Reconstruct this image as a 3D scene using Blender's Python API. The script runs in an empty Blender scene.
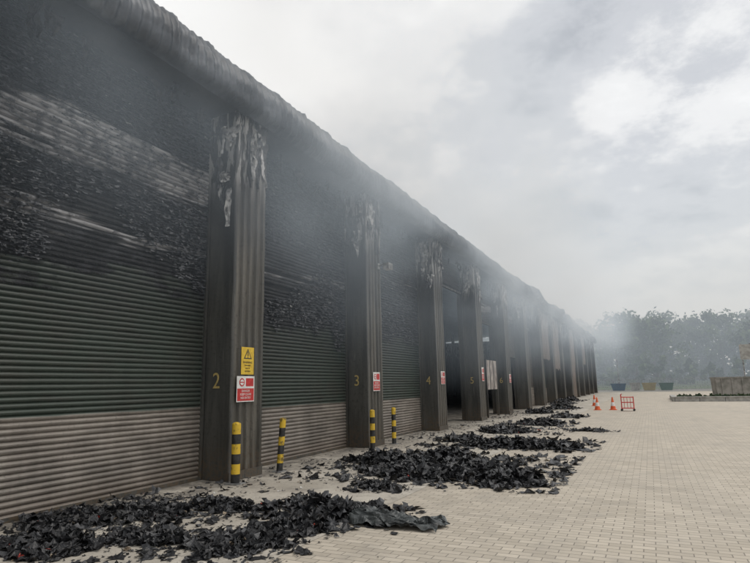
import bpy, math, random
from mathutils import Vector, Matrix, noise, Euler
random.seed(7)
S=bpy.context.scene
COL=S.collection
S.view_settings.view_transform='Standard'
S.view_settings.look='None'
S.view_settings.exposure=0

# ------------------------------------------------------------ helpers
class MB:
    def __init__(s): s.v=[];s.f=[];s.m=[]
    def face(s,pts,m=0):
        b=len(s.v); s.v+= [tuple(p) for p in pts]; s.f.append(tuple(range(b,b+len(pts)))); s.m.append(m)
    def grid(s,rows,m=0,close=False):
        b=len(s.v); n=len(rows[0])
        for r in rows: s.v+=[tuple(p) for p in r]
        for i in range(len(rows)-1):
            for j in range(n-1 if not close else n):
                k=(j+1)%n
                s.f.append((b+i*n+j,b+i*n+k,b+(i+1)*n+k,b+(i+1)*n+j)); s.m.append(m)
    def box(s,x0,x1,y0,y1,z0,z1,m=0):
        b=len(s.v)
        s.v+=[(x0,y0,z0),(x1,y0,z0),(x1,y1,z0),(x0,y1,z0),(x0,y0,z1),(x1,y0,z1),(x1,y1,z1),(x0,y1,z1)]
        for f in ((3,2,1,0),(4,5,6,7),(0,1,5,4),(1,2,6,5),(2,3,7,6),(3,0,4,7)):
            s.f.append(tuple(b+i for i in f)); s.m.append(m)
    def tube(s,pts,r,m=0,n=8,cap=True):
        pts=[Vector(p) for p in pts]; rows=[]
        for i,p in enumerate(pts):
            d=(pts[min(i+1,len(pts)-1)]-pts[max(i-1,0)]).normalized()
            a=d.cross(Vector((0,0,1)))
            if a.length<.05: a=d.cross(Vector((0,1,0)))
            a.normalize(); c=d.cross(a)
            rr=r[i] if isinstance(r,(list,tuple)) else r
            rows.append([p+a*rr*math.cos(2*math.pi*k/n)+c*rr*math.sin(2*math.pi*k/n) for k in range(n)])
        s.grid(rows,m,True)
        if cap: s.face(rows[0],m); s.face(rows[-1],m)
    def obj(s,name,mats,parent=None,smooth=False,loc=None):
        me=bpy.data.meshes.new(name); me.from_pydata(s.v,[],s.f)
        for mt in mats: me.materials.append(mt)
        me.polygons.foreach_set('material_index',s.m)
        if smooth: me.polygons.foreach_set('use_smooth',[True]*len(s.f))
        me.update()
        o=bpy.data.objects.new(name,me); COL.objects.link(o)
        if parent: o.parent=parent
        if loc: o.location=loc
        return o
def empty(name,loc=(0,0,0)):
    o=bpy.data.objects.new(name,None); COL.objects.link(o); o.location=loc; o.empty_display_size=.3; return o
def n3(x,y,z): return noise.noise(Vector((x,y,z)))
def fbm(x,y,z): return noise.fractal(Vector((x,y,z)),1.0,2.1,4)

class NT:
    def __init__(s,mat):
        mat.use_nodes=True; s.t=mat.node_tree; s.t.nodes.clear()
    def n(s,t,**k):
        x=s.t.nodes.new(t)
        for a,b in k.items(): setattr(x,a,b)
        return x
    def l(s,a,b): s.t.links.new(a,b)
    def math(s,op,a,b=None,clamp=False):
        x=s.n('ShaderNodeMath',operation=op); x.use_clamp=clamp
        for i,q in enumerate((a,b)):
            if q is None: continue
            if hasattr(q,'is_linked'): s.l(q,x.inputs[i])
            else: x.inputs[i].default_value=q
        return x.outputs[0]
    def mix(s,f,a,b,bt='MIX'):
        x=s.n('ShaderNodeMix',data_type='RGBA',blend_type=bt)
        for i,q in ((0,f),(6,a),(7,b)):
            if hasattr(q,'is_linked'): s.l(q,x.inputs[i])
            elif i==0: x.inputs[0].default_value=q
            else: x.inputs[i].default_value=(*q,1) if len(q)==3 else q
        return x.outputs[2]
    def noise(s,vec,scale,detail=4,rough=.55,mapscale=None,loc=None):
        if mapscale or loc:
            mp=s.n('ShaderNodeMapping')
            if mapscale: mp.inputs['Scale'].default_value=mapscale
            if loc: mp.inputs['Location'].default_value=loc
            s.l(vec,mp.inputs[0]); vec=mp.outputs[0]
        x=s.n('ShaderNodeTexNoise'); x.inputs['Scale'].default_value=scale; x.inputs['Detail'].default_value=detail
        x.inputs['Roughness'].default_value=rough
        s.l(vec,x.inputs['Vector']); return x.outputs['Fac']
    def sm(s,v,a,b):
        x=s.n('ShaderNodeMapRange',interpolation_type='SMOOTHSTEP')
        if a>b:   # inverted ramp
            s.l(v,x.inputs[0]); x.inputs[1].default_value=b; x.inputs[2].default_value=a
            x.inputs[3].default_value=1; x.inputs[4].default_value=0
            return x.outputs[0]
        s.l(v,x.inputs[0]); x.inputs[1].default_value=a; x.inputs[2].default_value=b
        return x.outputs[0]
def simple(name,c1,c2,scale=3,rough=.7,metal=0,bump=.2,ms=None,detail=5,lo=.35,hi=.65,spec=.5,bscale=None):
    m=bpy.data.materials.new(name); t=NT(m)
    g=t.n('ShaderNodeNewGeometry').outputs['Position']
    f=t.sm(t.noise(g,scale,detail,mapscale=ms),lo,hi)
    c=t.mix(f,c1,c2)
    b=t.n('ShaderNodeBsdfPrincipled'); t.l(c,b.inputs['Base Color'])
    b.inputs['Roughness'].default_value=rough; b.inputs['Metallic'].default_value=metal
    b.inputs['Specular IOR Level'].default_value=spec
    if bump:
        bp=t.n('ShaderNodeBump'); bp.inputs['Strength'].default_value=bump; bp.inputs['Distance'].default_value=.02
        t.l(t.noise(g,(bscale or scale*6),4),bp.inputs['Height']); t.l(bp.outputs[0],b.inputs['Normal'])
    o=t.n('ShaderNodeOutputMaterial'); t.l(b.outputs[0],o.inputs[0])
    return m

# ------------------------------------------------------------ materials
M={}
M['char']=simple('charred_black',(.010,.010,.011),(.030,.030,.032),9,.38,bump=.7,bscale=30)
M['char2']=simple('charred_grey',(.022,.023,.026),(.065,.066,.07),7,.4,bump=.6,bscale=30)
M['blister']=simple('blistered_paint',(.018,.020,.024),(.085,.09,.10),12,.33,bump=.6,bscale=40)  # blistered paint; its paler blue-grey has reflections put into the colour
M['ash']=simple('ash',(.10,.095,.09),(.25,.24,.23),12,.9)
M['tan']=simple('scorched_card',(.12,.09,.06),(.32,.26,.19),9,.85)
M['redbit']=simple('red_plastic',(.3,.03,.02),(.45,.05,.03),9,.5)
M['white']=simple('white_paint',(.62,.62,.6),(.8,.8,.78),6,.55,bump=.05)
M['dullboard']=simple('smoke_stained_board',(.20,.17,.155),(.42,.38,.35),2,.7,bump=.05)
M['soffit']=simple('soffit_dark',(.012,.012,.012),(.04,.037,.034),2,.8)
M['interior']=simple('interior_dark',(.008,.008,.009),(.03,.03,.032),1.2,.9)  # near-black colour for the interior and the sheets behind the shutters
M['yellow']=simple('yellow_paint',(.62,.40,.03),(.75,.52,.04),14,.5,bump=.08)
M['bolly']=simple('scuffed_yellow',(.16,.11,.03),(.68,.45,.035),11,.5,bump=.08,lo=.34,hi=.5)
M['gold']=simple('stencil_yellow',(.42,.31,.10),(.55,.42,.16),30,.7,bump=0)
M['black']=simple('black_paint',(.015,.015,.015),(.04,.04,.04),14,.5,bump=.08)
M['red']=simple('red_paint',(.42,.02,.02),(.55,.035,.03),14,.5,bump=.05)
M['orange']=simple('orange_plastic',(.6,.10,.03),(.75,.16,.05),10,.5,bump=.03)
M['steel']=simple('scorched_galvanised',(.10,.10,.10),(.42,.42,.41),5,.42,metal=.35,bump=.3)
M['flash']=simple('peeled_flashing',(.09,.09,.092),(.50,.50,.50),7,.5,metal=.2,bump=.3,lo=.36,hi=.62)
M['conc']=simple('concrete_block',(.28,.27,.25),(.42,.41,.38),3,.9)
M['blue']=simple('skip_blue',(.03,.07,.12),(.05,.11,.17),2,.6)
M['green']=simple('skip_green',(.04,.09,.07),(.06,.12,.09),2,.6)
M['skipy']=simple('skip_yellow',(.26,.21,.10),(.33,.27,.13),2,.6)
M['skipt']=simple('container_tan',(.17,.165,.145),(.29,.275,.25),2,.7)
M['bark']=simple('bark',(.05,.035,.025),(.10,.08,.06),4,.9)
M['leaf1']=simple('foliage_light',(.05,.085,.03),(.09,.125,.045),.5,.8,bump=0)
M['leaf2']=simple('foliage_dark',(.02,.04,.018),(.045,.07,.025),.5,.8,bump=0)
M['grass']=simple('grass',(.05,.09,.03),(.11,.13,.05),.6,.95,bump=.5)
M['glass']=simple('lamp_glass',(.5,.5,.5),(.7,.7,.7),5,.15,bump=0)
M['tarp']=simple('burnt_tarpaulin',(.015,.017,.017),(.09,.10,.10),5,.38,bump=.4)

def shutter_mat(name,green=True,seed=0.0,zt=3.25,zb=1.27,bands=((4.95,5.6),(3.95,4.25))):
    m=bpy.data.materials.new(name); t=NT(m)
    g=t.n('ShaderNodeNewGeometry').outputs['Position']
    sp=t.n('ShaderNodeSeparateXYZ'); t.l(g,sp.inputs[0]); z=sp.outputs[2]
    big=t.noise(g,1.0,4,mapscale=(1,.8,.5),loc=(0,seed,0))
    streak=t.noise(g,1.0,6,.7,mapscale=(1,1.3,9),loc=(0,seed*3,0))
    slatn=t.noise(g,1.0,2,.6,mapscale=(1,.5,6.5),loc=(0,seed*2,seed))
    band=t.noise(g,1.0,3,.6,mapscale=(1,.35,.5),loc=(0,seed*2,seed))
    vert=t.noise(g,1.0,4,.6,mapscale=(1,6,.35),loc=(0,seed,0))
    fine=t.noise(g,22,4,.65); blot=t.noise(g,3.2,6,.7,loc=(0,seed,2)); bl2=t.noise(g,.9,5,.6,loc=(2,seed,7))
    taupe=t.mix(vert,(.17,.150,.130),(.34,.306,.268))
    if green: gr=t.mix(vert,(.030,.043,.035),(.066,.085,.069))
    else: gr=t.mix(vert,(.060,.052,.045),(.12,.105,.09))
    zb_=t.math('ADD',z,t.math('MULTIPLY',t.math('SUBTRACT',big,.5),.05))
    c=t.mix(t.sm(zb_,zb-.015,zb+.015),taupe,gr)
    c=t.mix(t.math('MULTIPLY',t.sm(streak,.45,.7),.45),c,(.045,.041,.036))
    c=t.mix(t.math('MULTIPLY',t.sm(bl2,.45,.68),.40),c,(.055,.05,.043))
    c=t.mix(t.math('MULTIPLY',t.sm(fine,.55,.75),.4),c,(.04,.038,.034))
    sz=t.math('ADD',z,t.math('MULTIPLY',t.math('SUBTRACT',vert,.5),1.6))
    c=t.mix(t.math('MULTIPLY',t.sm(sz,zt-1.5,zt+.2),.55),c,(.020,.024,.024))
    zz=t.math('ADD',z,t.math('MULTIPLY',t.math('SUBTRACT',big,.5),1.9))
    zz=t.math('ADD',zz,t.math('MULTIPLY',t.math('SUBTRACT',slatn,.5),1.2))
    zz=t.math('ADD',zz,t.math('MULTIPLY',t.math('SUBTRACT',blot,.5),.8))
    charm=t.sm(zz,zt-.12,zt+.14)
    bare=t.mix(t.sm(slatn,.35,.65),(.32,.32,.33),(.15,.15,.155))
    bz=t.math('ADD',z,t.math('MULTIPLY',t.math('SUBTRACT',band,.5),.8))
    bz=t.math('ADD',bz,t.math('MULTIPLY',t.math('SUBTRACT',slatn,.5),.9))
    bm=None
    for a,b in bands:
        q=t.math('MULTIPLY',t.sm(bz,a-.04,a+.04),t.sm(bz,b+.04,b-.04))
        bm=q if bm is None else t.math('ADD',bm,q,True)
    bm=t.math('MULTIPLY',bm,t.math('ADD',t.math('MULTIPLY',t.sm(blot,.60,.48),.7),.3))
    blk=t.mix(t.sm(blot,.45,.65),(.012,.013,.015),(.045,.048,.055))
    blk=t.mix(t.math('MULTIPLY',t.sm(fine,.60,.68),.5),blk,(.11,.115,.125))  # blue-grey flecks: reflections on the blisters, painted into the char colour
    burnt=t.mix(bm,blk,bare)
    c=t.mix(charm,c,burnt)
    c=t.mix(t.math('MULTIPLY',t.sm(z,.5,.0),.35),c,(.13,.09,.06))
    b=t.n('ShaderNodeBsdfPrincipled'); t.l(c,b.inputs['Base Color'])
    b.inputs['Roughness'].default_value=.42
    hh=t.math('MULTIPLY',t.noise(g,38,4,.7),t.math('ADD',t.math('MULTIPLY',charm,t.math('SUBTRACT',1.0,bm)),.10))
    bp=t.n('ShaderNodeBump'); bp.inputs['Strength'].default_value=1.0; bp.inputs['Distance'].default_value=.035
    t.l(hh,bp.inputs['Height']); t.l(bp.outputs[0],b.inputs['Normal'])
    o=t.n('ShaderNodeOutputMaterial'); t.l(b.outputs[0],o.inputs[0]); return m

def clad_mat(name,c1,c2,soot_z=4.5,seed=0):
    m=bpy.data.materials.new(name); t=NT(m)
    g=t.n('ShaderNodeNewGeometry').outputs['Position']
    sp=t.n('ShaderNodeSeparateXYZ'); t.l(g,sp.inputs[0]); z=sp.outputs[2]
    a=t.noise(g,1,6,.65,mapscale=(3,3,.35),loc=(seed,0,0)); f=t.noise(g,14,5,.7); bg=t.noise(g,1.1,5,.6)
    c=t.mix(t.sm(a,.35,.65),c1,c2)
    c=t.mix(t.math('MULTIPLY',t.sm(f,.52,.7),.6),c,(.022,.02,.018))
    sc=t.noise(g,1,5,.7,mapscale=(20,20,1.1),loc=(seed,8,1))
    c=t.mix(t.math('MULTIPLY',t.sm(sc,.60,.70),.4),c,(.26,.25,.22))
    zz=t.math('ADD',z,t.math('MULTIPLY',t.math('SUBTRACT',bg,.5),3.0))
    c=t.mix(t.math('MULTIPLY',t.sm(zz,soot_z-.8,soot_z+1.0),.75),c,(.022,.021,.021))
    bg2=t.noise(g,1,5,.65,mapscale=(7,7,1.4),loc=(seed,3,1))
    pe=t.math('MULTIPLY',t.sm(bg2,.50,.55),t.sm(z,5.0,6.2))
    c=t.mix(t.math('MULTIPLY',pe,.8),c,(.40,.40,.395))
    c=t.mix(t.math('MULTIPLY',t.sm(z,.9,.0),t.sm(f,.4,.6)),c,(.10,.075,.05))
    b=t.n('ShaderNodeBsdfPrincipled'); t.l(c,b.inputs['Base Color'])
    b.inputs['Roughness'].default_value=.5
    bp=t.n('ShaderNodeBump'); bp.inputs['Strength'].default_value=.3; bp.inputs['Distance'].default_value=.02
    t.l(f,bp.inputs['Height']); t.l(bp.outputs[0],b.inputs['Normal'])
    o=t.n('ShaderNodeOutputMaterial'); t.l(b.outputs[0],o.inputs[0]); return m
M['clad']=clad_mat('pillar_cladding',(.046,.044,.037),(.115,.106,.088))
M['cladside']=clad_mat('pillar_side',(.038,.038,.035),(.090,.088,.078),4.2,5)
M['rust']=clad_mat('rusty_cladding',(.10,.075,.06),(.19,.15,.12),6,9)
M['roof']=simple('roof_cladding',(.028,.032,.038),(.10,.11,.125),1.8,.45,metal=.15,bump=.35,ms=(1,.6,1))

def paver_mat():
    m=bpy.data.materials.new('block_paving'); t=NT(m)
    g=t.n('ShaderNodeNewGeometry').outputs['Position']
    br=t.n('ShaderNodeTexBrick'); t.l(g,br.inputs['Vector'])
    br.inputs['Scale'].default_value=1; br.inputs['Brick Width'].default_value=.21; br.inputs['Row Height'].default_value=.105
    br.inputs['Mortar Size'].default_value=.006; br.inputs['Mortar Smooth'].default_value=.3
    br.inputs['Color1'].default_value=(.35,.305,.24,1); br.inputs['Color2'].default_value=(.58,.515,.42,1); br.inputs['Mortar'].default_value=(.15,.135,.11,1)
    big=t.noise(g,.35,6,.6); f=t.noise(g,9,5,.7); mid=t.noise(g,1.6,5,.65); st=t.noise(g,1,6,.65,mapscale=(.9,.12,1))
    c=t.mix(.45,br.outputs['Color'],(.51,.455,.375))
    c=t.mix(t.math('MULTIPLY',br.outputs['Fac'],.55),c,(.15,.135,.11))
    c=t.mix(t.math('MULTIPLY',t.sm(big,.4,.65),.35),c,(.37,.335,.285))
    c=t.mix(t.math('MULTIPLY',t.sm(st,.5,.7),.30),c,(.29,.265,.23))
    c=t.mix(t.math('MULTIPLY',t.sm(mid,.50,.72),.35),c,(.25,.23,.20))
    c=t.mix(t.math('MULTIPLY',t.sm(f,.6,.75),.35),c,(.18,.16,.14))
    b=t.n('ShaderNodeBsdfPrincipled'); t.l(c,b.inputs['Base Color']); b.inputs['Roughness'].default_value=.8
    h=t.math('ADD',t.math('MULTIPLY',br.outputs['Fac'],-1.0),t.math('MULTIPLY',f,.4))
    bp=t.n('ShaderNodeBump'); bp.inputs['Strength'].default_value=.5; bp.inputs['Distance'].default_value=.008
    t.l(h,bp.inputs['Height']); t.l(bp.outputs[0],b.inputs['Normal'])
    o=t.n('ShaderNodeOutputMaterial'); t.l(b.outputs[0],o.inputs[0]); return m
def apron_mat():
    m=bpy.data.materials.new('concrete_apron'); t=NT(m)
    g=t.n('ShaderNodeNewGeometry').outputs['Position']
    sp=t.n('ShaderNodeSeparateXYZ'); t.l(g,sp.inputs[0]); x=sp.outputs[0]
    big=t.noise(g,.7,6,.65); f=t.noise(g,11,6,.7); mid=t.noise(g,2.5,6,.7)
    c=t.mix(t.sm(big,.35,.65),(.38,.345,.29),(.54,.50,.43))
    c=t.mix(t.math('MULTIPLY',t.sm(mid,.48,.66),.5),c,(.22,.20,.175))
    c=t.mix(t.math('MULTIPLY',t.sm(f,.53,.70),.55),c,(.13,.12,.11))
    so=t.math('MULTIPLY',t.sm(x,-5.6,-7.2),t.sm(mid,.3,.6))
    c=t.mix(t.math('MULTIPLY',so,.75),c,(.07,.065,.06))
    b=t.n('ShaderNodeBsdfPrincipled'); t.l(c,b.inputs['Base Color']); b.inputs['Roughness'].default_value=.8
    bp=t.n('ShaderNodeBump'); bp.inputs['Strength'].default_value=.4; bp.inputs['Distance'].default_value=.01
    t.l(f,bp.inputs['Height']); t.l(bp.outputs[0],b.inputs['Normal'])
    o=t.n('ShaderNodeOutputMaterial'); t.l(b.outputs[0],o.inputs[0]); return m
M['paver']=paver_mat(); M['apron']=apron_mat()
M['tarmac']=simple('tarmac',(.20,.19,.17),(.28,.27,.245),.4,.9)

# ------------------------------------------------------------ ground
mb=MB(); mb.face([(-1500,-1500,0),(1500,-1500,0),(1500,1500,0),(-1500,1500,0)]); mb.obj('ground',[M['tarmac']])
mb=MB(); mb.face([(-60,-30,.004),(60,-30,.004),(60,88,.004),(-60,88,.004)]); mb.obj('block_paving',[M['paver']])
mb=MB(); mb.face([(-32,-12,.008),(-3.35,-12,.008),(-3.35,86,.008),(-32,86,.008)]); mb.obj('concrete_apron',[M['apron']])
mb=MB(); rows=[]
for i in range(12):
    rows.append([(-120+j*8, 108+i*9, .01+ (0 if i==0 else min(i*.35,2.2)+ .5*n3(i*.4,j*.3,2))) for j in range(40)])
mb.grid(rows); mb.obj('grass_bank',[M['grass']],smooth=True)

# ------------------------------------------------------------ warehouse
XF=-6.70; XD=-7.36; P=5.45; PW=.9; Y0=8.0; KMIN,KMAX=-3,14
YS=Y0+KMIN*P; YE=Y0+KMAX*P+PW
W=empty('warehouse')
key=[(-6.55,6.80),(-6.40,6.86),(-6.34,7.0),(-6.33,7.15),(-6.35,7.3),(-6.40,7.44),(-6.48,7.57),(-6.6,7.68),(-6.76,7.78),(-7.0,7.87),(-7.4,7.94)]
prof=[]
for a,b in zip(key,key[1:]):
    prof.append((a[0],a[1],0)); prof.append(((a[0]+b[0])/2,(a[1]+b[1])/2,1))
prof.append((*key[-1],0)); prof+=[(-9,8.1,0),(-18,8.9,0),(-30,8.0,0)]
NP=len(prof)
mb=MB(); rows=[]
y=YS-.5; ys=[]
while y<YE+.4:
    ys.append(y); y+=.033 if y<30 else .066
for y in ys:
    ph=math.sin(2*math.pi*y/.20)
    seam = 1 if (y%1.0)<.05 else 0
    row=[]
    dmg=max(0,min(1,(y-32)/4))*max(0,n3(y*.24,3.1,0)+.08)*2.4
    sag=.06*n3(y*.35,0,0)
    for j,(px,pz,al) in enumerate(prof):
        jj=j*.5
        k=.030*ph+.03*seam+(.014 if al else -.004)
        nx,nz=(1,0) if jj<4 else ((.6,.8) if jj<9 else (0,1))
        w=1 if 0<j<NP-3 else 0
        kx=.07*n3(y*.8,jj*.5,0)*w+.03*n3(y*3.1,jj,5)*w
        row.append((px+nx*k*w+kx*.6+dmg*.3*w*n3(y*1.3,jj,.5), y, pz+nz*k*w+sag*w+kx*.5+dmg*(.8 if jj>5 else .2)*w*abs(n3(y*.9,jj*.3,1.5))))
    rows.append(row)
mb.grid(rows); mb.obj('curved_eave_roof',[M['roof']],W,smooth=True)
mb=MB()
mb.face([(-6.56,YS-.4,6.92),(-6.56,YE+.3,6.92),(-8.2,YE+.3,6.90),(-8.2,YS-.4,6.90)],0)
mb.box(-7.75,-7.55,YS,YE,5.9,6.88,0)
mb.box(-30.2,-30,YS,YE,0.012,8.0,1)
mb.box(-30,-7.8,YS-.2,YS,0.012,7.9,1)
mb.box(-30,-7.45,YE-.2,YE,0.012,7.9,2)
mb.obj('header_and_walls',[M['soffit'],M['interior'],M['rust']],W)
mb=MB()
for k in range(KMIN,KMAX+1):
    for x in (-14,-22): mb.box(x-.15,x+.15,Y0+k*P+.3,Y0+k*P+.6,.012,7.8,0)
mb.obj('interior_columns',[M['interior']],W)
for k in range(KMIN,KMAX+1):
    y0=Y0+k*P; mb=MB()
    pr=[(XD-.2,y0),(XD+.04,y0),(XD+.04,y0+.02),(XD+.07,y0+.02),(XD+.07,y0)]
    pr+=[(XF-.16,y0),(XF-.15,y0-.012),(XF-.02,y0-.012),(XF,y0+.0)]
    nr=4; w=(PW-.10)/nr
    pr.append((XF,y0+.05))
    for r in range(nr):
        a=y0+.05+r*w
        pr+=[(XF,a+w*.30),(XF-.04,a+w*.42),(XF-.04,a+w*.82),(XF,a+w*.94)]
    pr+=[(XF,y0+PW),(XD-.2,y0+PW)]
    rows=[]
    nz=60
    for i in range(nz+1):
        z=.012+6.9*i/nz; d=max(0,(z-4.6)/2.1)
        rows.append([(px+((.014+.10*d*d)*n3(py*4,z*1.3,k*3.3)+.05*d*d*n3(py*9,z*4,k))*(1 if j>1 and j<len(pr)-1 else 0), py+(.010+.06*d*d)*n3(px*3+5,z*1.1,k*7.1), z) for j,(px,py) in enumerate(pr)])
    mb.grid(rows)
    nn=len(pr)-1
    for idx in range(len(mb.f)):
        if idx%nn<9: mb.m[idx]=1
    mb.box(XF-.01,XF+.018,y0-.02,y0+PW+.015,.012,.16,1)
    mb.obj('pillar',[M['clad'],M['cladside']],W)
# rusty corrugated infill panels on the far bays
for k,zl,zh in ((6,3.3,6.85),(7,2.6,6.85),(9,.02,6.85),(11,3.6,6.85)):
    y0=Y0+k*P+PW+.01; y1=Y0+(k+1)*P-.04; mb=MB(); rows=[]
    n=int((y1-y0)/.08)
    for i in range(13):
        z=zl+(zh-zl)*i/12
        rows.append([(-6.92+(.03 if j%4<2 else 0)+.10*n3(j*.12,z*.7,k),y0+(y1-y0)*j/n,z+(.25*n3(j*.2,k,0) if i==0 and zl>1 else 0)) for j in range(n+1)])
    mb.grid(rows); mb.obj('infill_cladding',[M['rust']],W)

def shutter(k,mat,burn=3.25,zlo=.02,zhi=6.85,shreds=260,miss=.06,seed=0,clear=()):
    rnd=random.Random(seed*13+k*7+1)
    y0=Y0+k*P+PW; y1=Y0+(k+1)*P
    mb=MB(); pitch=.08; ny=26
    n=int((zhi-zlo)/pitch)
    sagz=0
    for s in range(n):
        z=zlo+s*pitch; up=z>burn
        if up and rnd.random()<miss: continue
        if up:
            if rnd.random()<.10: sagz=rnd.uniform(-.03,.03)
        tilt=(sagz+rnd.uniform(-.004,.004))*(1 if up else 0)
        xo=rnd.uniform(-.004,.010)*(1 if up else 0); amp=.010 if up else .003
        rows=[]
        for q,(dz,dx) in enumerate(((0,-.016),(.010,.0),(.026,.018),(.044,.022),(.062,.013),(.073,.0),(.08,-.016))):
            r=[]
            for j in range(ny+1):
                u=j/ny; yy=y0+(y1-y0)*u
                r.append((XD+xo+dx+amp*n3(yy*2.1,z*3,k*1.7+q*.1)+.014*n3(yy*.6,z*.5,k), yy, z+dz+tilt*(u-.5)-abs(tilt)*.6*math.sin(math.pi*u)+amp*.8*n3(yy*3.3,z*7,k*2.3)))
            rows.append(r)
        mb.grid(rows,0)
    mb.box(XD-.10,XD-.06,y0,y1,max(zlo,.02),zhi,1)
    lo=max(burn-.6,zlo)
    for i in range(shreds):
        yy=rnd.uniform(y0+.05,y1-.2); z=lo+(zhi-lo)*rnd.random()**1.1
        edge=burn+1.3*n3(yy*.8,k*3.1,0)+.4*n3(yy*3,k,1)+rnd.gauss(0,.08)
        if z<edge: continue
        if n3(yy*.25,z*1.1,k+.5)<-.22: continue
        if any(a<z<b for a,b in clear) and rnd.random()<.75: continue
        s=(z-zlo)//pitch; z=zlo+s*pitch+rnd.choice((.02,.045,.07))+rnd.uniform(-.01,.01)
        L=rnd.uniform(.02,.16); h=rnd.uniform(.01,.035); x=XD+.024+rnd.uniform(0,.02)
        nseg=3; r1=[];r2=[]
        for j in range(nseg+1):
            r1.append((x+rnd.uniform(-.006,.006),yy+L*j/nseg,z+rnd.uniform(-.012,.012)))
            r2.append((x+rnd.uniform(-.005,.04),yy+L*j/nseg+rnd.uniform(-.01,.01),z-h*rnd.uniform(.3,1.3)))
        mb.grid([r1,r2],2 if rnd.random()<.99 else 3)
    mb.box(XD-.02,XD+.055,y0+.002,y0+.06,.012,6.85,4); mb.box(XD-.02,XD+.055,y1-.06,y1-.002,.012,6.85,4)
    mb.box(XD-.03,XD+.035,y0+.06,y1-.06,zlo-.01,zlo+.05,4)
    mb.obj('roller_shutter',[mat,M['interior'],M['blister'],M['steel'],M['cladside']],W)
sm=[shutter_mat('shutter_paint_a',True,0.7,3.35,bands=((5.0,5.65),(3.95,4.1))),shutter_mat('shutter_paint_b',True,4.2,3.0,zb=1.18,bands=((4.15,4.25),)),shutter_mat('shutter_paint_c',True,9.5,3.0,zb=1.15,bands=((4.9,5.0),)),shutter_mat('shutter_brown',False,2.5,4.4,bands=((5.2,5.5),))]
shutter(-3,sm[1]); shutter(-2,sm[2])
shutter(-1,sm[0],3.3,shreds=9500,miss=.03,clear=((4.9,5.8),))
shutter(0,sm[1],3.0,shreds=8500,miss=.03)
shutter(1,sm[2],2.9,shreds=5000,miss=.03)
shutter(2,sm[1],2.9,zlo=5.6,shreds=300)
shutter(3,sm[3],4.4,zlo=4.6,shreds=80)
shutter(4,sm[3],4.4,zlo=3.1,shreds=80)
shutter(5,sm[3],4.4,shreds=80)
for k in range(6,KMAX):
    shutter(k,sm[3] if k%3 else sm[2],4.6,zlo=.02 if k%4 not in (1,) else 3.6,shreds=30)
def board(y0,y1,z0,z1,mat,name,x=-7.0):
    mb=MB(); mb.box(x-.03,x+.03,y0,y1,z0,z1,0)
    for q in range(1,3):
        yy=y0+(y1-y0)*q/3; mb.box(x+.028,x+.05,yy-.03,yy+.03,z0,z1,1)
    mb.box(x-.05,x+.06,y0-.05,y0-.002,.01,z1+.05,1); mb.box(x-.05,x+.06,y1+.002,y1+.05,.01,z1+.05,1)
    mb.obj(name,[mat,M['cladside']])
board(26.6,28.6,1.3,2.7,M['dullboard'],'door_panel')

def flap(y,x,z,w,h,seed,mb,m=0,axis='y'):
    rnd=random.Random(seed); rows=[]
    nh,nw=12,6
    ed=[rnd.uniform(.7,1.3) for _ in range(nh+1)]
    for i in range(nh+1):
        v=i/nh; r=[]
        taper=(1-.7*v**1.5)*ed[i]
        for j in range(nw+1):
            u=j/nw-.5
            cx=.07*n3(u*3,v*3+seed,1.2)+.12*v*v*n3(seed,v*1.5,0)+.02
            cy=w*u*taper+.05*n3(v*2,seed,u)
            dz=-h*v+.15*h*n3(u*6,seed,3)*v
            if axis=='y': r.append((x+cx,y+cy,z+dz))
            else: r.append((x+cy,y-abs(cx),z+dz))
        rows.append(r)
    mb.grid(rows,m)
for k,sp in ((-1,6),(0,18),(1,15),(2,11),(3,7),(4,5),(5,4)):
    mb=MB(); y0=Y0+k*P; rnd=random.Random(k+60)
    for q in range(sp):
        if q%2: flap(y0-.02,XD+.15+rnd.uniform(0,.40),6.8-rnd.uniform(0,1.5),rnd.uniform(.12,.36),rnd.uniform(.2,.8),k*9+q,mb,rnd.choice((0,0,1,2)),'x')
        else: flap(y0+rnd.uniform(.05,.85),XF+.01,6.75-rnd.uniform(0,.4),rnd.uniform(.08,.24),rnd.uniform(.3,1.3),k*9+q,mb,rnd.choice((0,0,1,2)))
    mb.obj('torn_flashing',[M['flash'],M['steel'],M['char2']],W,smooth=False)
mb=MB(); rnd=random.Random(5)
for i in range(150):
    y=rnd.uniform(3.5,60)
    flap(y,XD+.08+rnd.uniform(0,.3),6.88,rnd.uniform(.05,.35),rnd.uniform(.1,.55),i,mb,0)
mb.obj('hanging_strips',[M['char']],W)

# ------------------------------------------------------------ text, signs
def text(body,size,loc,rot,mat,name,parent,ext=.002):
    cu=bpy.data.curves.new(name,'FONT'); cu.body=body; cu.size=size; cu.extrude=ext; cu.align_x='CENTER'; cu.align_y='CENTER'
    o=bpy.data.objects.new(name+'_c',cu); COL.objects.link(o)
    dg=bpy.context.evaluated_depsgraph_get(); me=bpy.data.meshes.new_from_object(o.evaluated_get(dg))
    bpy.data.objects.remove(o)
    me.materials.clear(); me.materials.append(mat)
    q=bpy.data.objects.new(name,me); COL.objects.link(q); q.location=loc; q.rotation_euler=rot; q.parent=parent
    return q
R90=math.radians(90)
for k,d in ((-1,'1'),(0,'2'),(1,'3'),(2,'4'),(3,'5'),(4,'6')):
    t=text(d,.40,(XD+.33,Y0+k*P-.018,1.72),(R90,0,0),M['gold'],'bay_number',W,.001)
    t.scale=(.9,1,1)
FX=XF+.03
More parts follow.
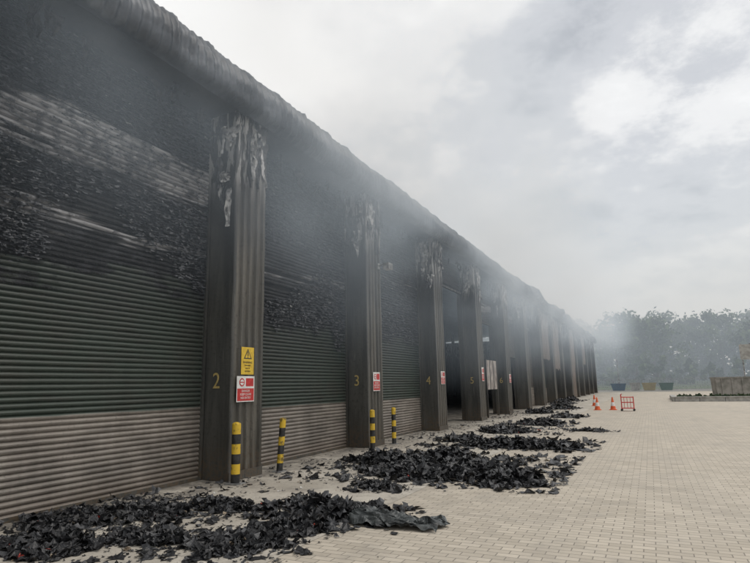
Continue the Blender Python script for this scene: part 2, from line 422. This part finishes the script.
def warn_sign(yc,z0,z1,w):
    e=empty('warning_sign',(FX,yc,(z0+z1)/2)); h=z1-z0
    mb=MB(); mb.box(-.003,.003,-w/2,w/2,-h/2,h/2); mb.obj('plate',[M['yellow']],e)
    mb=MB(); r=w*.36; c=h*.20
    def tri(r,x): return [(x,-r*.9,c-r*.5),(x,r*.9,c-r*.5),(x,0,c+r*.95)]
    mb.face(tri(r,.006),0); mb.face(tri(r*.72,.008),1); mb.box(.0085,.010,-.012,.012,c-.02,c+.07,0); mb.box(.0085,.010,-.012,.012,c-.05,c-.032,0)
    mb.obj('triangle',[M['black'],M['yellow']],e)
    for i,(s,b) in enumerate(((.055,'WARNING'),(.042,'Automatic'),(.042,'door in'),(.042,'operation'))):
        text(b,s,(.005,0,-h*.06-i*.052),(R90,0,R90),M['black'],'lettering',e,.001)
def red_sign(yc,z0,z1,w):
    e=empty('safety_sign',(FX,yc,(z0+z1)/2)); h=z1-z0
    mb=MB(); mb.box(-.003,.003,-w/2,w/2,-h/2,h/2,0)
    mb.box(.0035,.005,-w*.47,w*.47,-h*.46,h*.02,1)
    n=20;mb.face([(.006,-w*.22+.075*math.cos(2*math.pi*i/n),h*.26+.075*math.sin(2*math.pi*i/n)) for i in range(n)],1)
    mb.face([(.008,-w*.22+.052*math.cos(2*math.pi*i/n),h*.26+.052*math.sin(2*math.pi*i/n)) for i in range(n)],0)
    mb.box(.0085,.0095,-w*.22-.05,-w*.22+.05,h*.26-.009,h*.26+.009,1)
    mb.box(.0035,.005,w*.0,w*.44,h*.10,h*.42,1)
    mb.obj('plate',[M['white'],M['red']],e)
    for i,b in enumerate(('DANGER','KEEP CLEAR','NO ENTRY')):
        text(b,.058,(.0065,0,-h*.08-i*.062),(R90,0,R90),M['white'],'lettering',e,.001)
warn_sign(Y0+.40,1.84,2.34,.36); red_sign(Y0+.36,1.35,1.81,.50)
red_sign(Y0+P+.45,1.45,1.95,.42); red_sign(Y0+2*P+.5,1.6,2.05,.42); red_sign(Y0+4*P+.5,1.6,2.05,.42); red_sign(Y0+3*P+.5,1.7,2.3,.36)

e=empty('floodlight',(XF,Y0+P+.75,4.95)); mb=MB()
mb.tube([(0,0,0),(.18,0,.05),(.28,0,.02)],.02,0); mb.box(.22,.40,-.14,.14,-.12,.05,0); mb.box(.225,.395,-.125,.125,-.128,-.121,1); mb.box(-.0,.03,-.06,.06,-.08,.08,0)
mb.obj('housing',[M['steel'],M['glass']],e)

# ------------------------------------------------------------ bollards
def bollard(x,y,h,r,lean=(0,0)):
    mb=MB(); n=18; nb=6
    for b in range(nb):
        za=h*b/nb; zb=h*(b+1)/nb
        mb.grid([[(r*math.cos(2*math.pi*i/n)+lean[0]*z,r*math.sin(2*math.pi*i/n)+lean[1]*z,z) for i in range(n)] for z in (za,zb)],1 if b%2 else 0,True)
    rows=[]
    for a in range(5):
        t=a/4*math.pi/2; rr=max(r*math.cos(t),.001); z=h+r*.5*math.sin(t)
        rows.append([(rr*math.cos(2*math.pi*i/n)+lean[0]*z,rr*math.sin(2*math.pi*i/n)+lean[1]*z,z) for i in range(n)])
    mb.grid(rows,1,True)
    mb.box(-r*1.7,r*1.7,-r*1.7,r*1.7,0,.02,2)
    mb.obj('striped_bollard',[M['black'],M['bolly'],M['steel']],loc=(x,y,.008),smooth=False)
bollard(-6.46,7.88,.98,.075)
bollard(-6.55,9.28,.98,.06,(.03,.06))
bollard(-6.5,13.25,.95,.065); bollard(-6.48,14.55,.95,.06,(-.02,.05))

# ------------------------------------------------------------ debris
def flake(mb,rnd,c,size,flat,m):
    n=3; rot=Euler((rnd.gauss(0,flat),rnd.gauss(0,flat),rnd.uniform(0,6.28))).to_matrix()
    w=size; l=size*rnd.uniform(.25,.9); sd=rnd.uniform(0,99); rows=[]; cv=rnd.uniform(-.5,.5)
    for i in range(n+1):
        r=[]
        for j in range(n+1):
            u=i/n-.5; v=j/n-.5
            p=Vector((u*w*rnd.uniform(.6,1.4),v*l*rnd.uniform(.5,1.5),size*(cv*(u*u*2)+.5*n3(u*4+sd,v*4,sd))))
            p=rot@p+c; p.z=max(p.z,.012+rnd.random()*.004); r.append(p)
        rows.append(r)
    mb.grid(rows,m)
def pile(pts,H,nfl,seed,smin=.03,smax=.20,name='charred_debris_pile'):
    rnd=random.Random(seed); mb=MB()
    x0=min(p[0]-p[2]*1.2 for p in pts); x1=max(p[0]+p[2]*1.2 for p in pts)
    y0=min(p[1]-p[3]*1.2 for p in pts); y1=max(p[1]+p[3]*1.2 for p in pts)
    def hf(x,y):
        s=-1
        for a,b,rx,ry in pts:
            d=((x-a)/rx)**2+((y-b)/ry)**2
            s=max(s,1-d)
        s+=.50*fbm(x*1.9,y*1.9,seed)
        if s<.12: return -1
        return H*min(1,(s-.12)*1.4)*(.35+1.0*abs(fbm(x*3.1,y*3.1,seed+3)))+.01
    st=.05; nx=int((x1-x0)/st); ny=int((y1-y0)/st); idx={}
    for i in range(nx):
        for j in range(ny):
            x=x0+i*st; y=y0+j*st; h=hf(x,y)
            if h>0:
                idx[i,j]=len(mb.v); mb.v.append((x+rnd.uniform(-.025,.025),y+rnd.uniform(-.025,.025),.01+h*rnd.uniform(.6,1.15)))
    for (i,j) in list(idx):
        q=[(i,j),(i+1,j),(i+1,j+1),(i,j+1)]
        if all(a in idx for a in q): mb.f.append(tuple(idx[a] for a in q)); mb.m.append(0 if n3(i*.2,j*.2,seed)<.1 else 1)
    cnt=0;tries=0
    while cnt<nfl and tries<nfl*12:
        tries+=1
        x=rnd.uniform(x0-.15,x1+.15); y=rnd.uniform(y0-.15,y1+.15); h=hf(x,y)
        if h<0:
            if rnd.random()>.06: continue
            h=.005
        sz=smin+(smax-smin)*rnd.random()**4
        r=rnd.random(); m=0 if r<.55 else 1 if r<.92 else 2 if r<.96 else 3 if r<.992 else 4
        if m>=2: sz*=.5
        flake(mb,rnd,Vector((x,y,h+.004+rnd.random()*.012)),sz,.28,m); cnt+=1
    mb.obj(name,[M['char'],M['char2'],M['ash'],M['tan'],M['redbit']])
pile([(-6.7,5.0,.6,.45),(-6.1,5.7,.7,.42),(-5.4,6.3,.5,.3)],.10,4000,1)
pile([(-5.8,4.1,.6,.40),(-5.05,4.75,.45,.3)],.09,2600,2)
pile([(-4.0,4.95,.40,.5),(-3.75,5.75,.36,.42)],.09,2600,3)
pile([(-4.15,6.7,.5,.27),(-3.5,6.55,.5,.33)],.14,2400,4,.03,.25)
pile([(-4.03,8.4,.30,.27)],.08,700,5)
pile([(-3.6,10.3,1.35,1.25),(-5.0,11.0,.95,.55),(-2.3,9.5,.65,.55),(-4.2,12.2,.6,.6)],.20,10000,6,.025,.28)
pile([(-3.2,14.9,1.4,.75),(-4.9,15.9,.7,.5),(-2.1,14.6,.6,.35)],.15,3800,7,.03,.3)
pile([(-4.5,19,.9,.8),(-3.9,22.8,1.0,1.0)],.16,2000,8,.04,.3)
pile([(-1.9,20,.6,.3)],.08,350,9); pile([(-3.6,27.5,.7,.9)],.12,600,10,.05,.3)
pile([(-5.4,31,.7,1.0),(-4.9,36,.8,1.2)],.25,800,11,.08,.35)
pile([(-5.9,43,.7,1.5),(-6.1,51,.5,1.6)],.4,500,12,.12,.4)
mb=MB(); rnd=random.Random(77)
for i in range(3200):
    if i<1900:
        y=3.5+rnd.random()**1.5*28; x=-7.1+abs(rnd.gauss(0,1.9)); sz=.015+.08*rnd.random()**2
    else:
        y=4+rnd.random()**1.2*32; x=-6.9+abs(rnd.gauss(0,.9)); sz=.02+.14*rnd.random()**3
        if n3(x*.8,y*.5,9)<-.05: continue
    if x>-1.2: continue
    r=rnd.random(); m=0 if r<.5 else 1 if r<.72 else 2 if r<.84 else 3 if r<.97 else 5
    if m>1: sz*=.6
    flake(mb,rnd,Vector((x,y,.012)),sz,.18,m)
mb.obj('loose_scraps',[M['char'],M['char2'],M['ash'],M['tan'],M['redbit'],M['white']])
mb=MB(); rows=[]
for i in range(44):
    r=[]
    for j in range(32):
        u=i/43; v=j/31
        x=-3.3+u*1.05+.12*n3(v*2,u*2,4)+.06*n3(v*7,u*7,1); y=6.1+v*.6*(1-.3*u)+.14*n3(u*3,v,8)+.05*n3(u*9,v*9,2)
        z=.015+.12*(1-u)*math.sin(math.pi*min(1,v*1.1))**.7+.10*abs(n3(u*3+v*4,v*3-u*2,3))+.06*abs(n3(u*8+v*5,v*9,6))
        r.append((x,y,max(z,.014)))
    rows.append(r)
mb.grid(rows); mb.obj('burnt_tarpaulin',[M['tarp']],smooth=False)

# ------------------------------------------------------------ cones, barrier
def cone(x,y):
    mb=MB(); mb.box(-.2,.2,-.2,.2,0,.03,0)
    n=16; prof=[(.15,.03,0),(.115,.22,0),(.115,.22,1),(.08,.42,1),(.08,.42,0),(.03,.70,0),(.001,.71,0)]
    for a,b in zip(prof,prof[1:]):
        mb.grid([[(q[0]*math.cos(2*math.pi*i/n),q[0]*math.sin(2*math.pi*i/n),q[1]) for i in range(n)] for q in (a,b)],b[2] if b[2]==a[2] else 0,True)
    mb.obj('traffic_cone',[M['orange'],M['white']],loc=(x,y,.006))
cone(-2.8,34.4); cone(-2.0,34.6); cone(-3.4,40)
e=empty('red_barrier_trolley',(-1.2,33.4,.006)); mb=MB()
for y in (-.2,.2):
    mb.tube([(-.3,y,.1),(-.3,y,.85),(-.25,y,.9)],.02); mb.tube([(.3,y,.1),(.3,y,.75)],.02)
for z in (.15,.45,.72):
    for y in (-.2,.2): mb.tube([(-.3,y,z),(.3,y,z)],.018)
    for x in (-.3,.3): mb.tube([(x,-.2,z),(x,.2,z)],.018)
mb.box(-.28,.28,-.18,.18,.14,.17)
for x in (-.15,0,.15): mb.tube([(x,-.2,.15),(x,-.2,.72)],.012)
for x in (-.3,.3):
    for y in (-.2,.2):
        mb.tube([(x,y-.02,.06),(x,y+.02,.06)],.06,1,12)
mb.obj('frame',[M['red'],M['black']],e)

# ------------------------------------------------------------ background things
def skip(x,y,L,Wd,H,mat,name,rot=0,taper=.12):
    e=empty(name,(x,y,0)); e.rotation_euler=(0,0,rot); mb=MB(); t=taper*L
    o=[(-L/2+t,-Wd/2,.05),(L/2-t,-Wd/2,.05),(L/2-t,Wd/2,.05),(-L/2+t,Wd/2,.05)]
    T=[(-L/2,-Wd/2,H),(L/2,-Wd/2,H),(L/2,Wd/2,H),(-L/2,Wd/2,H)]
    mb.face(o)
    for i in range(4):
        j=(i+1)%4; mb.face([o[i],o[j],T[j],T[i]])
    for s in (-1,1):
        mb.box(-L/2-.03,L/2+.03,s*Wd/2-.05+.02*s,s*Wd/2+.05+.02*s,H-.06,H+.06)
        n=int(L/.8)
        for i in range(n):
            xx=-L/2+t+ (L-2*t)*(i+.5)/n; mb.box(xx-.05,xx+.05,s*Wd/2-.04+.03*s,s*Wd/2+.04+.03*s,.1,H-.065)
        mb.box(s*L/2-.05,s*L/2+.05,-Wd/2+.075,Wd/2-.075,H-.06,H+.06)
    mb.obj('body',[mat],e)
skip(-4.6,99,2.2,1.5,1.1,M['blue'],'waste_skip'); skip(-2.2,99,1.5,1.4,1.2,M['conc'],'waste_skip'); skip(-.2,98,2.0,1.5,1.15,M['skipy'],'waste_skip'); skip(2.2,99,2.0,1.5,1.1,M['green'],'waste_skip')
skip(7.0,62,3.4,2.3,1.7,M['skipt'],'hook_lift_container',.1,.02)
skip(12.6,62,5.6,2.3,1.2,M['skipt'],'hook_lift_container',.0,.02)
mb=MB(); mb.box(1.4,16,47.6,47.95,0,.30,0); mb.box(1.3,16.1,47.55,48.0,.302,.36,0); mb.box(1.4,1.75,47.96,56,0,.30,0)
for i in range(9): mb.box(1.5+i*1.6,1.53+i*1.6,47.585,47.598,.0,.30,1)
mb.obj('low_concrete_wall',[M['conc'],M['char2']])
mb=MB(); rnd=random.Random(3)
for i in range(900):
    x=rnd.uniform(2,16); y=rnd.uniform(48.6,56); flake(mb,rnd,Vector((x,y,.05+.25*rnd.random())),.3,.7,0)
mb.obj('shrub_bed',[M['leaf2']])
mb=MB(); mb.box(-40,60,104,104.3,0,.13); mb.obj('kerb',[M['conc']])
e=empty('site_sign_board',(9.6,72,0)); mb=MB(); mb.tube([(-.4,0,0),(-.4,0,5.3)],.06); mb.tube([(.4,0,0),(.4,0,5.3)],.06); mb.box(-.6,.6,-.09,-.065,3.6,5.2,1); mb.obj('board',[M['steel'],M['conc']],e)
def lamp(x,y,h):
    e=empty('street_lamp',(x,y,0)); mb=MB(); mb.tube([(0,0,0),(0,0,1),(0,0,h)],[.11,.09,.05]); mb.tube([(0,0,h),(.3,0,h+.25),(1.0,0,h+.35)],.035); mb.box(.85,1.45,-.13,.13,h+.28,h+.40); mb.obj('column',[M['steel']],e)
lamp(-4.6,101,6.5); lamp(22,92,8)
mb=MB()
for i in range(260):
    x=-40+i*.35; mb.box(x-.03,x+.03,106,106.02,.1,2.0)
for z in (.5,1.7): mb.box(-40,51,106.021,106.05,z-.03,z+.03)
mb.obj('palisade_fence',[M['steel']])
mb=MB(); rnd=random.Random(12)
def tree(x,y,h,wide=.46,ncl=42,leaf=44):
    mb.tube([(x,y,0),(x+.2,y,h*.3),(x+.1,y,h*.65)],[.4,.3,.12],0,6)
    cl=[]
    for i in range(ncl):
        t=rnd.random()**.85; a=rnd.uniform(0,6.28); zz=h*(.08+.85*t); R=h*wide*math.sin(math.pi*(.22+.70*t))**.7
        rr=R*rnd.uniform(.2,1); cl.append((x+rr*math.cos(a),y+rr*math.sin(a),zz,h*rnd.uniform(.06,.12)))
    for c in cl[:6]: mb.tube([(x+.1,y,h*.35),(c[0],c[1],c[2])],[.13,.04],0,5,False)
    for c in cl:
        mt=1 if rnd.random()<.5 else 2
        for q in range(leaf):
            d=Vector((rnd.gauss(0,1),rnd.gauss(0,1),rnd.gauss(0,.8))).normalized()*c[3]*rnd.uniform(.4,1.2)
            p=Vector(c[:3])+d; s=rnd.uniform(.25,.55)
            a=Vector((rnd.gauss(0,1),rnd.gauss(0,1),rnd.gauss(0,1))).normalized(); b=a.cross(d).normalized()
            mb.face([p-a*s,p+b*s*.7,p+a*s,p-b*s*.7],mt)
for i in range(64):
    x=-60+i*2.4+rnd.uniform(-1.5,1.5); y=138+rnd.uniform(-10,18)
    h=16+3.5*n3(x*.13,0,5)+rnd.uniform(-1.8,1.8)
    tree(x,y,h)
for i in range(40): tree(-70+i*4.5+rnd.uniform(-1,1),125+rnd.uniform(-3,3),rnd.uniform(4,7),.6,14,40)
mb.obj('distant_trees',[M['bark'],M['leaf1'],M['leaf2']])

# ------------------------------------------------------------ smoke (real volumes)
def vol(name,x0,x1,y0,y1,z0,z1,build,col=(.80,.90,1,1)):
    mb=MB(); mb.box(-1,1,-1,1,-1,1); m=bpy.data.materials.new(name+'_mat'); t=NT(m)
    v=t.n('ShaderNodeVolumeScatter'); v.inputs['Color'].default_value=col; v.inputs['Anisotropy'].default_value=.1
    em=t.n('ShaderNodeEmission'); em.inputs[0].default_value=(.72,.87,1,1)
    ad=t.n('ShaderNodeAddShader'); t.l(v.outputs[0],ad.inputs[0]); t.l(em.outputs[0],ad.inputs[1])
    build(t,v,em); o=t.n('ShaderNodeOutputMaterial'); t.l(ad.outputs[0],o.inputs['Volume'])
    try: m.cycles.volume_step_rate=3.0
    except Exception as ex: print('no step rate',ex)
    ob=mb.obj(name,[m]); ob.location=((x0+x1)/2,(y0+y1)/2,(z0+z1)/2); ob.scale=((x1-x0)/2,(y1-y0)/2,(z1-z0)/2)
    return ob
# the small emission term stands for the multiple scattering inside the smoke
def b1(t,v,em):
    g=t.n('ShaderNodeNewGeometry').outputs['Position']
    tc=t.n('ShaderNodeTexCoord').outputs['Object']
    sp=t.n('ShaderNodeSeparateXYZ'); t.l(tc,sp.inputs[0])
    wz=t.n('ShaderNodeSeparateXYZ'); t.l(g,wz.inputs[0])
    n=t.noise(g,.30,2,.6,mapscale=(1,.6,1))
    d=t.sm(n,.32,.70)
    for a,(lo,hi) in enumerate(((.25,1),(.80,1),(.05,1))):
        ab=t.math('ABSOLUTE',sp.outputs[a])
        d=t.math('MULTIPLY',d,t.sm(ab,hi,lo))
    # thicker where it rolls out under the eaves
    nz=t.math('ABSOLUTE',t.math('SUBTRACT',wz.outputs[2],6.3))
    d=t.math('MULTIPLY',d,t.math('ADD',.11,t.math('MULTIPLY',t.sm(nz,2.6,.2),.15)))
    # thickest in front of the open middle bays, thinning along the building
    d=t.math('MULTIPLY',d,t.math('ADD',.22,t.math('MULTIPLY',t.sm(wz.outputs[1],60,26),.78)))
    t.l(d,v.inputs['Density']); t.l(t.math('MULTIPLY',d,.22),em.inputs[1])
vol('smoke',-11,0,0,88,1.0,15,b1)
def b2(t,v,em):
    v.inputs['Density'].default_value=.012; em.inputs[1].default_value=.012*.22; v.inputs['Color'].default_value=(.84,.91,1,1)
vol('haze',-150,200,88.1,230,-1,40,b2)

# ------------------------------------------------------------ world
SE,SR=math.radians(62),math.radians(70)
w=bpy.data.worlds.new('World'); S.world=w; t=NT(w)
sky=t.n('ShaderNodeTexSky',sky_type='NISHITA'); sky.sun_disc=False; sky.sun_elevation=SE; sky.sun_rotation=SR
bg1=t.n('ShaderNodeBackground'); bg1.inputs[1].default_value=.12; t.l(sky.outputs[0],bg1.inputs[0])
tc=t.n('ShaderNodeTexCoord').outputs['Generated']
sp=t.n('ShaderNodeSeparateXYZ'); t.l(tc,sp.inputs[0])
zc=t.math('ADD',t.math('MAXIMUM',sp.outputs[2],0.0),.28)
cb=t.n('ShaderNodeCombineXYZ'); t.l(t.math('DIVIDE',sp.outputs[0],zc),cb.inputs[0]); t.l(t.math('DIVIDE',sp.outputs[1],zc),cb.inputs[1])
n1=t.noise(cb.outputs[0],1.1,9,.6,loc=(1.1,5.2,0)); n2=t.noise(cb.outputs[0],2.9,9,.62,loc=(7,2,4))
nn=t.math('ADD',t.math('MULTIPLY',n1,.55),t.math('MULTIPLY',n2,.45))
def blob(f0,dirv,amt,a,b,k=0):
    dp=t.n('ShaderNodeVectorMath',operation='DOT_PRODUCT'); t.l(tc,dp.inputs[0]); dp.inputs[1].default_value=Vector(dirv).normalized()
    return t.math('ADD',f0,t.math('MULTIPLY',t.sm(dp.outputs['Value'],a,b),amt))
# cloud thickness: noise + a thin bright break high on the left, a heavy bank in the middle
f=blob(nn,(-.46,.66,.62),.16,.88,1.0)
f=blob(f,(-.25,.87,.36),-.09,.90,1.0)
f=blob(f,(.22,.90,.33),.05,.92,1.0)
cr=t.n('ShaderNodeValToRGB'); t.l(f,cr.inputs[0]); el=cr.color_ramp; el.interpolation='EASE'
el.elements[0].position=.36; el.elements[0].color=(.42,.44,.47,1)
el.elements[1].position=.66; el.elements[1].color=(1.0,1.0,.985,1)
e1=el.elements.new(.46); e1.color=(.60,.615,.64,1)
e2=el.elements.new(.54); e2.color=(.84,.84,.835,1)
c=cr.outputs[0]
c=t.mix(t.math('MULTIPLY',t.sm(sp.outputs[2],.24,.03),.65),c,(.86,.83,.77))
bg2=t.n('ShaderNodeBackground'); bg2.inputs[1].default_value=1.12; t.l(c,bg2.inputs[0])
ms=t.n('ShaderNodeMixShader'); ms.inputs[0].default_value=.92; t.l(bg1.outputs[0],ms.inputs[1]); t.l(bg2.outputs[0],ms.inputs[2])
o=t.n('ShaderNodeOutputWorld'); t.l(ms.outputs[0],o.inputs[0])
L=bpy.data.lights.new('sun','SUN'); L.energy=1.5; L.angle=math.radians(40); L.color=(1,.95,.88)
lo=bpy.data.objects.new('sun',L); COL.objects.link(lo)
sdir=Vector((math.sin(SR)*math.cos(SE),math.cos(SR)*math.cos(SE),math.sin(SE)))
lo.rotation_euler=sdir.to_track_quat('Z','Y').to_euler()

# ------------------------------------------------------------ camera
yaw=math.radians(25.6); pit=math.radians(10.5); roll=.019
F=Vector((-math.sin(yaw)*math.cos(pit),math.cos(yaw)*math.cos(pit),math.sin(pit)))
R0=Vector((math.cos(yaw),math.sin(yaw),0)); U0=R0.cross(F)
Rc=(R0-roll*U0).normalized(); Uc=(U0+roll*R0).normalized()
cam=bpy.data.cameras.new('camera'); cam.lens=26.9; cam.sensor_width=36; cam.clip_end=4000; cam.clip_start=.05
co=bpy.data.objects.new('camera',cam); COL.objects.link(co)
mt=Matrix((Rc,Uc,-F)).transposed().to_4x4(); mt.translation=Vector((0,0,1.6)); co.matrix_world=mt
S.camera=co
print('FACES',sum(len(o.data.polygons) for o in bpy.data.objects if o.type=='MESH'))
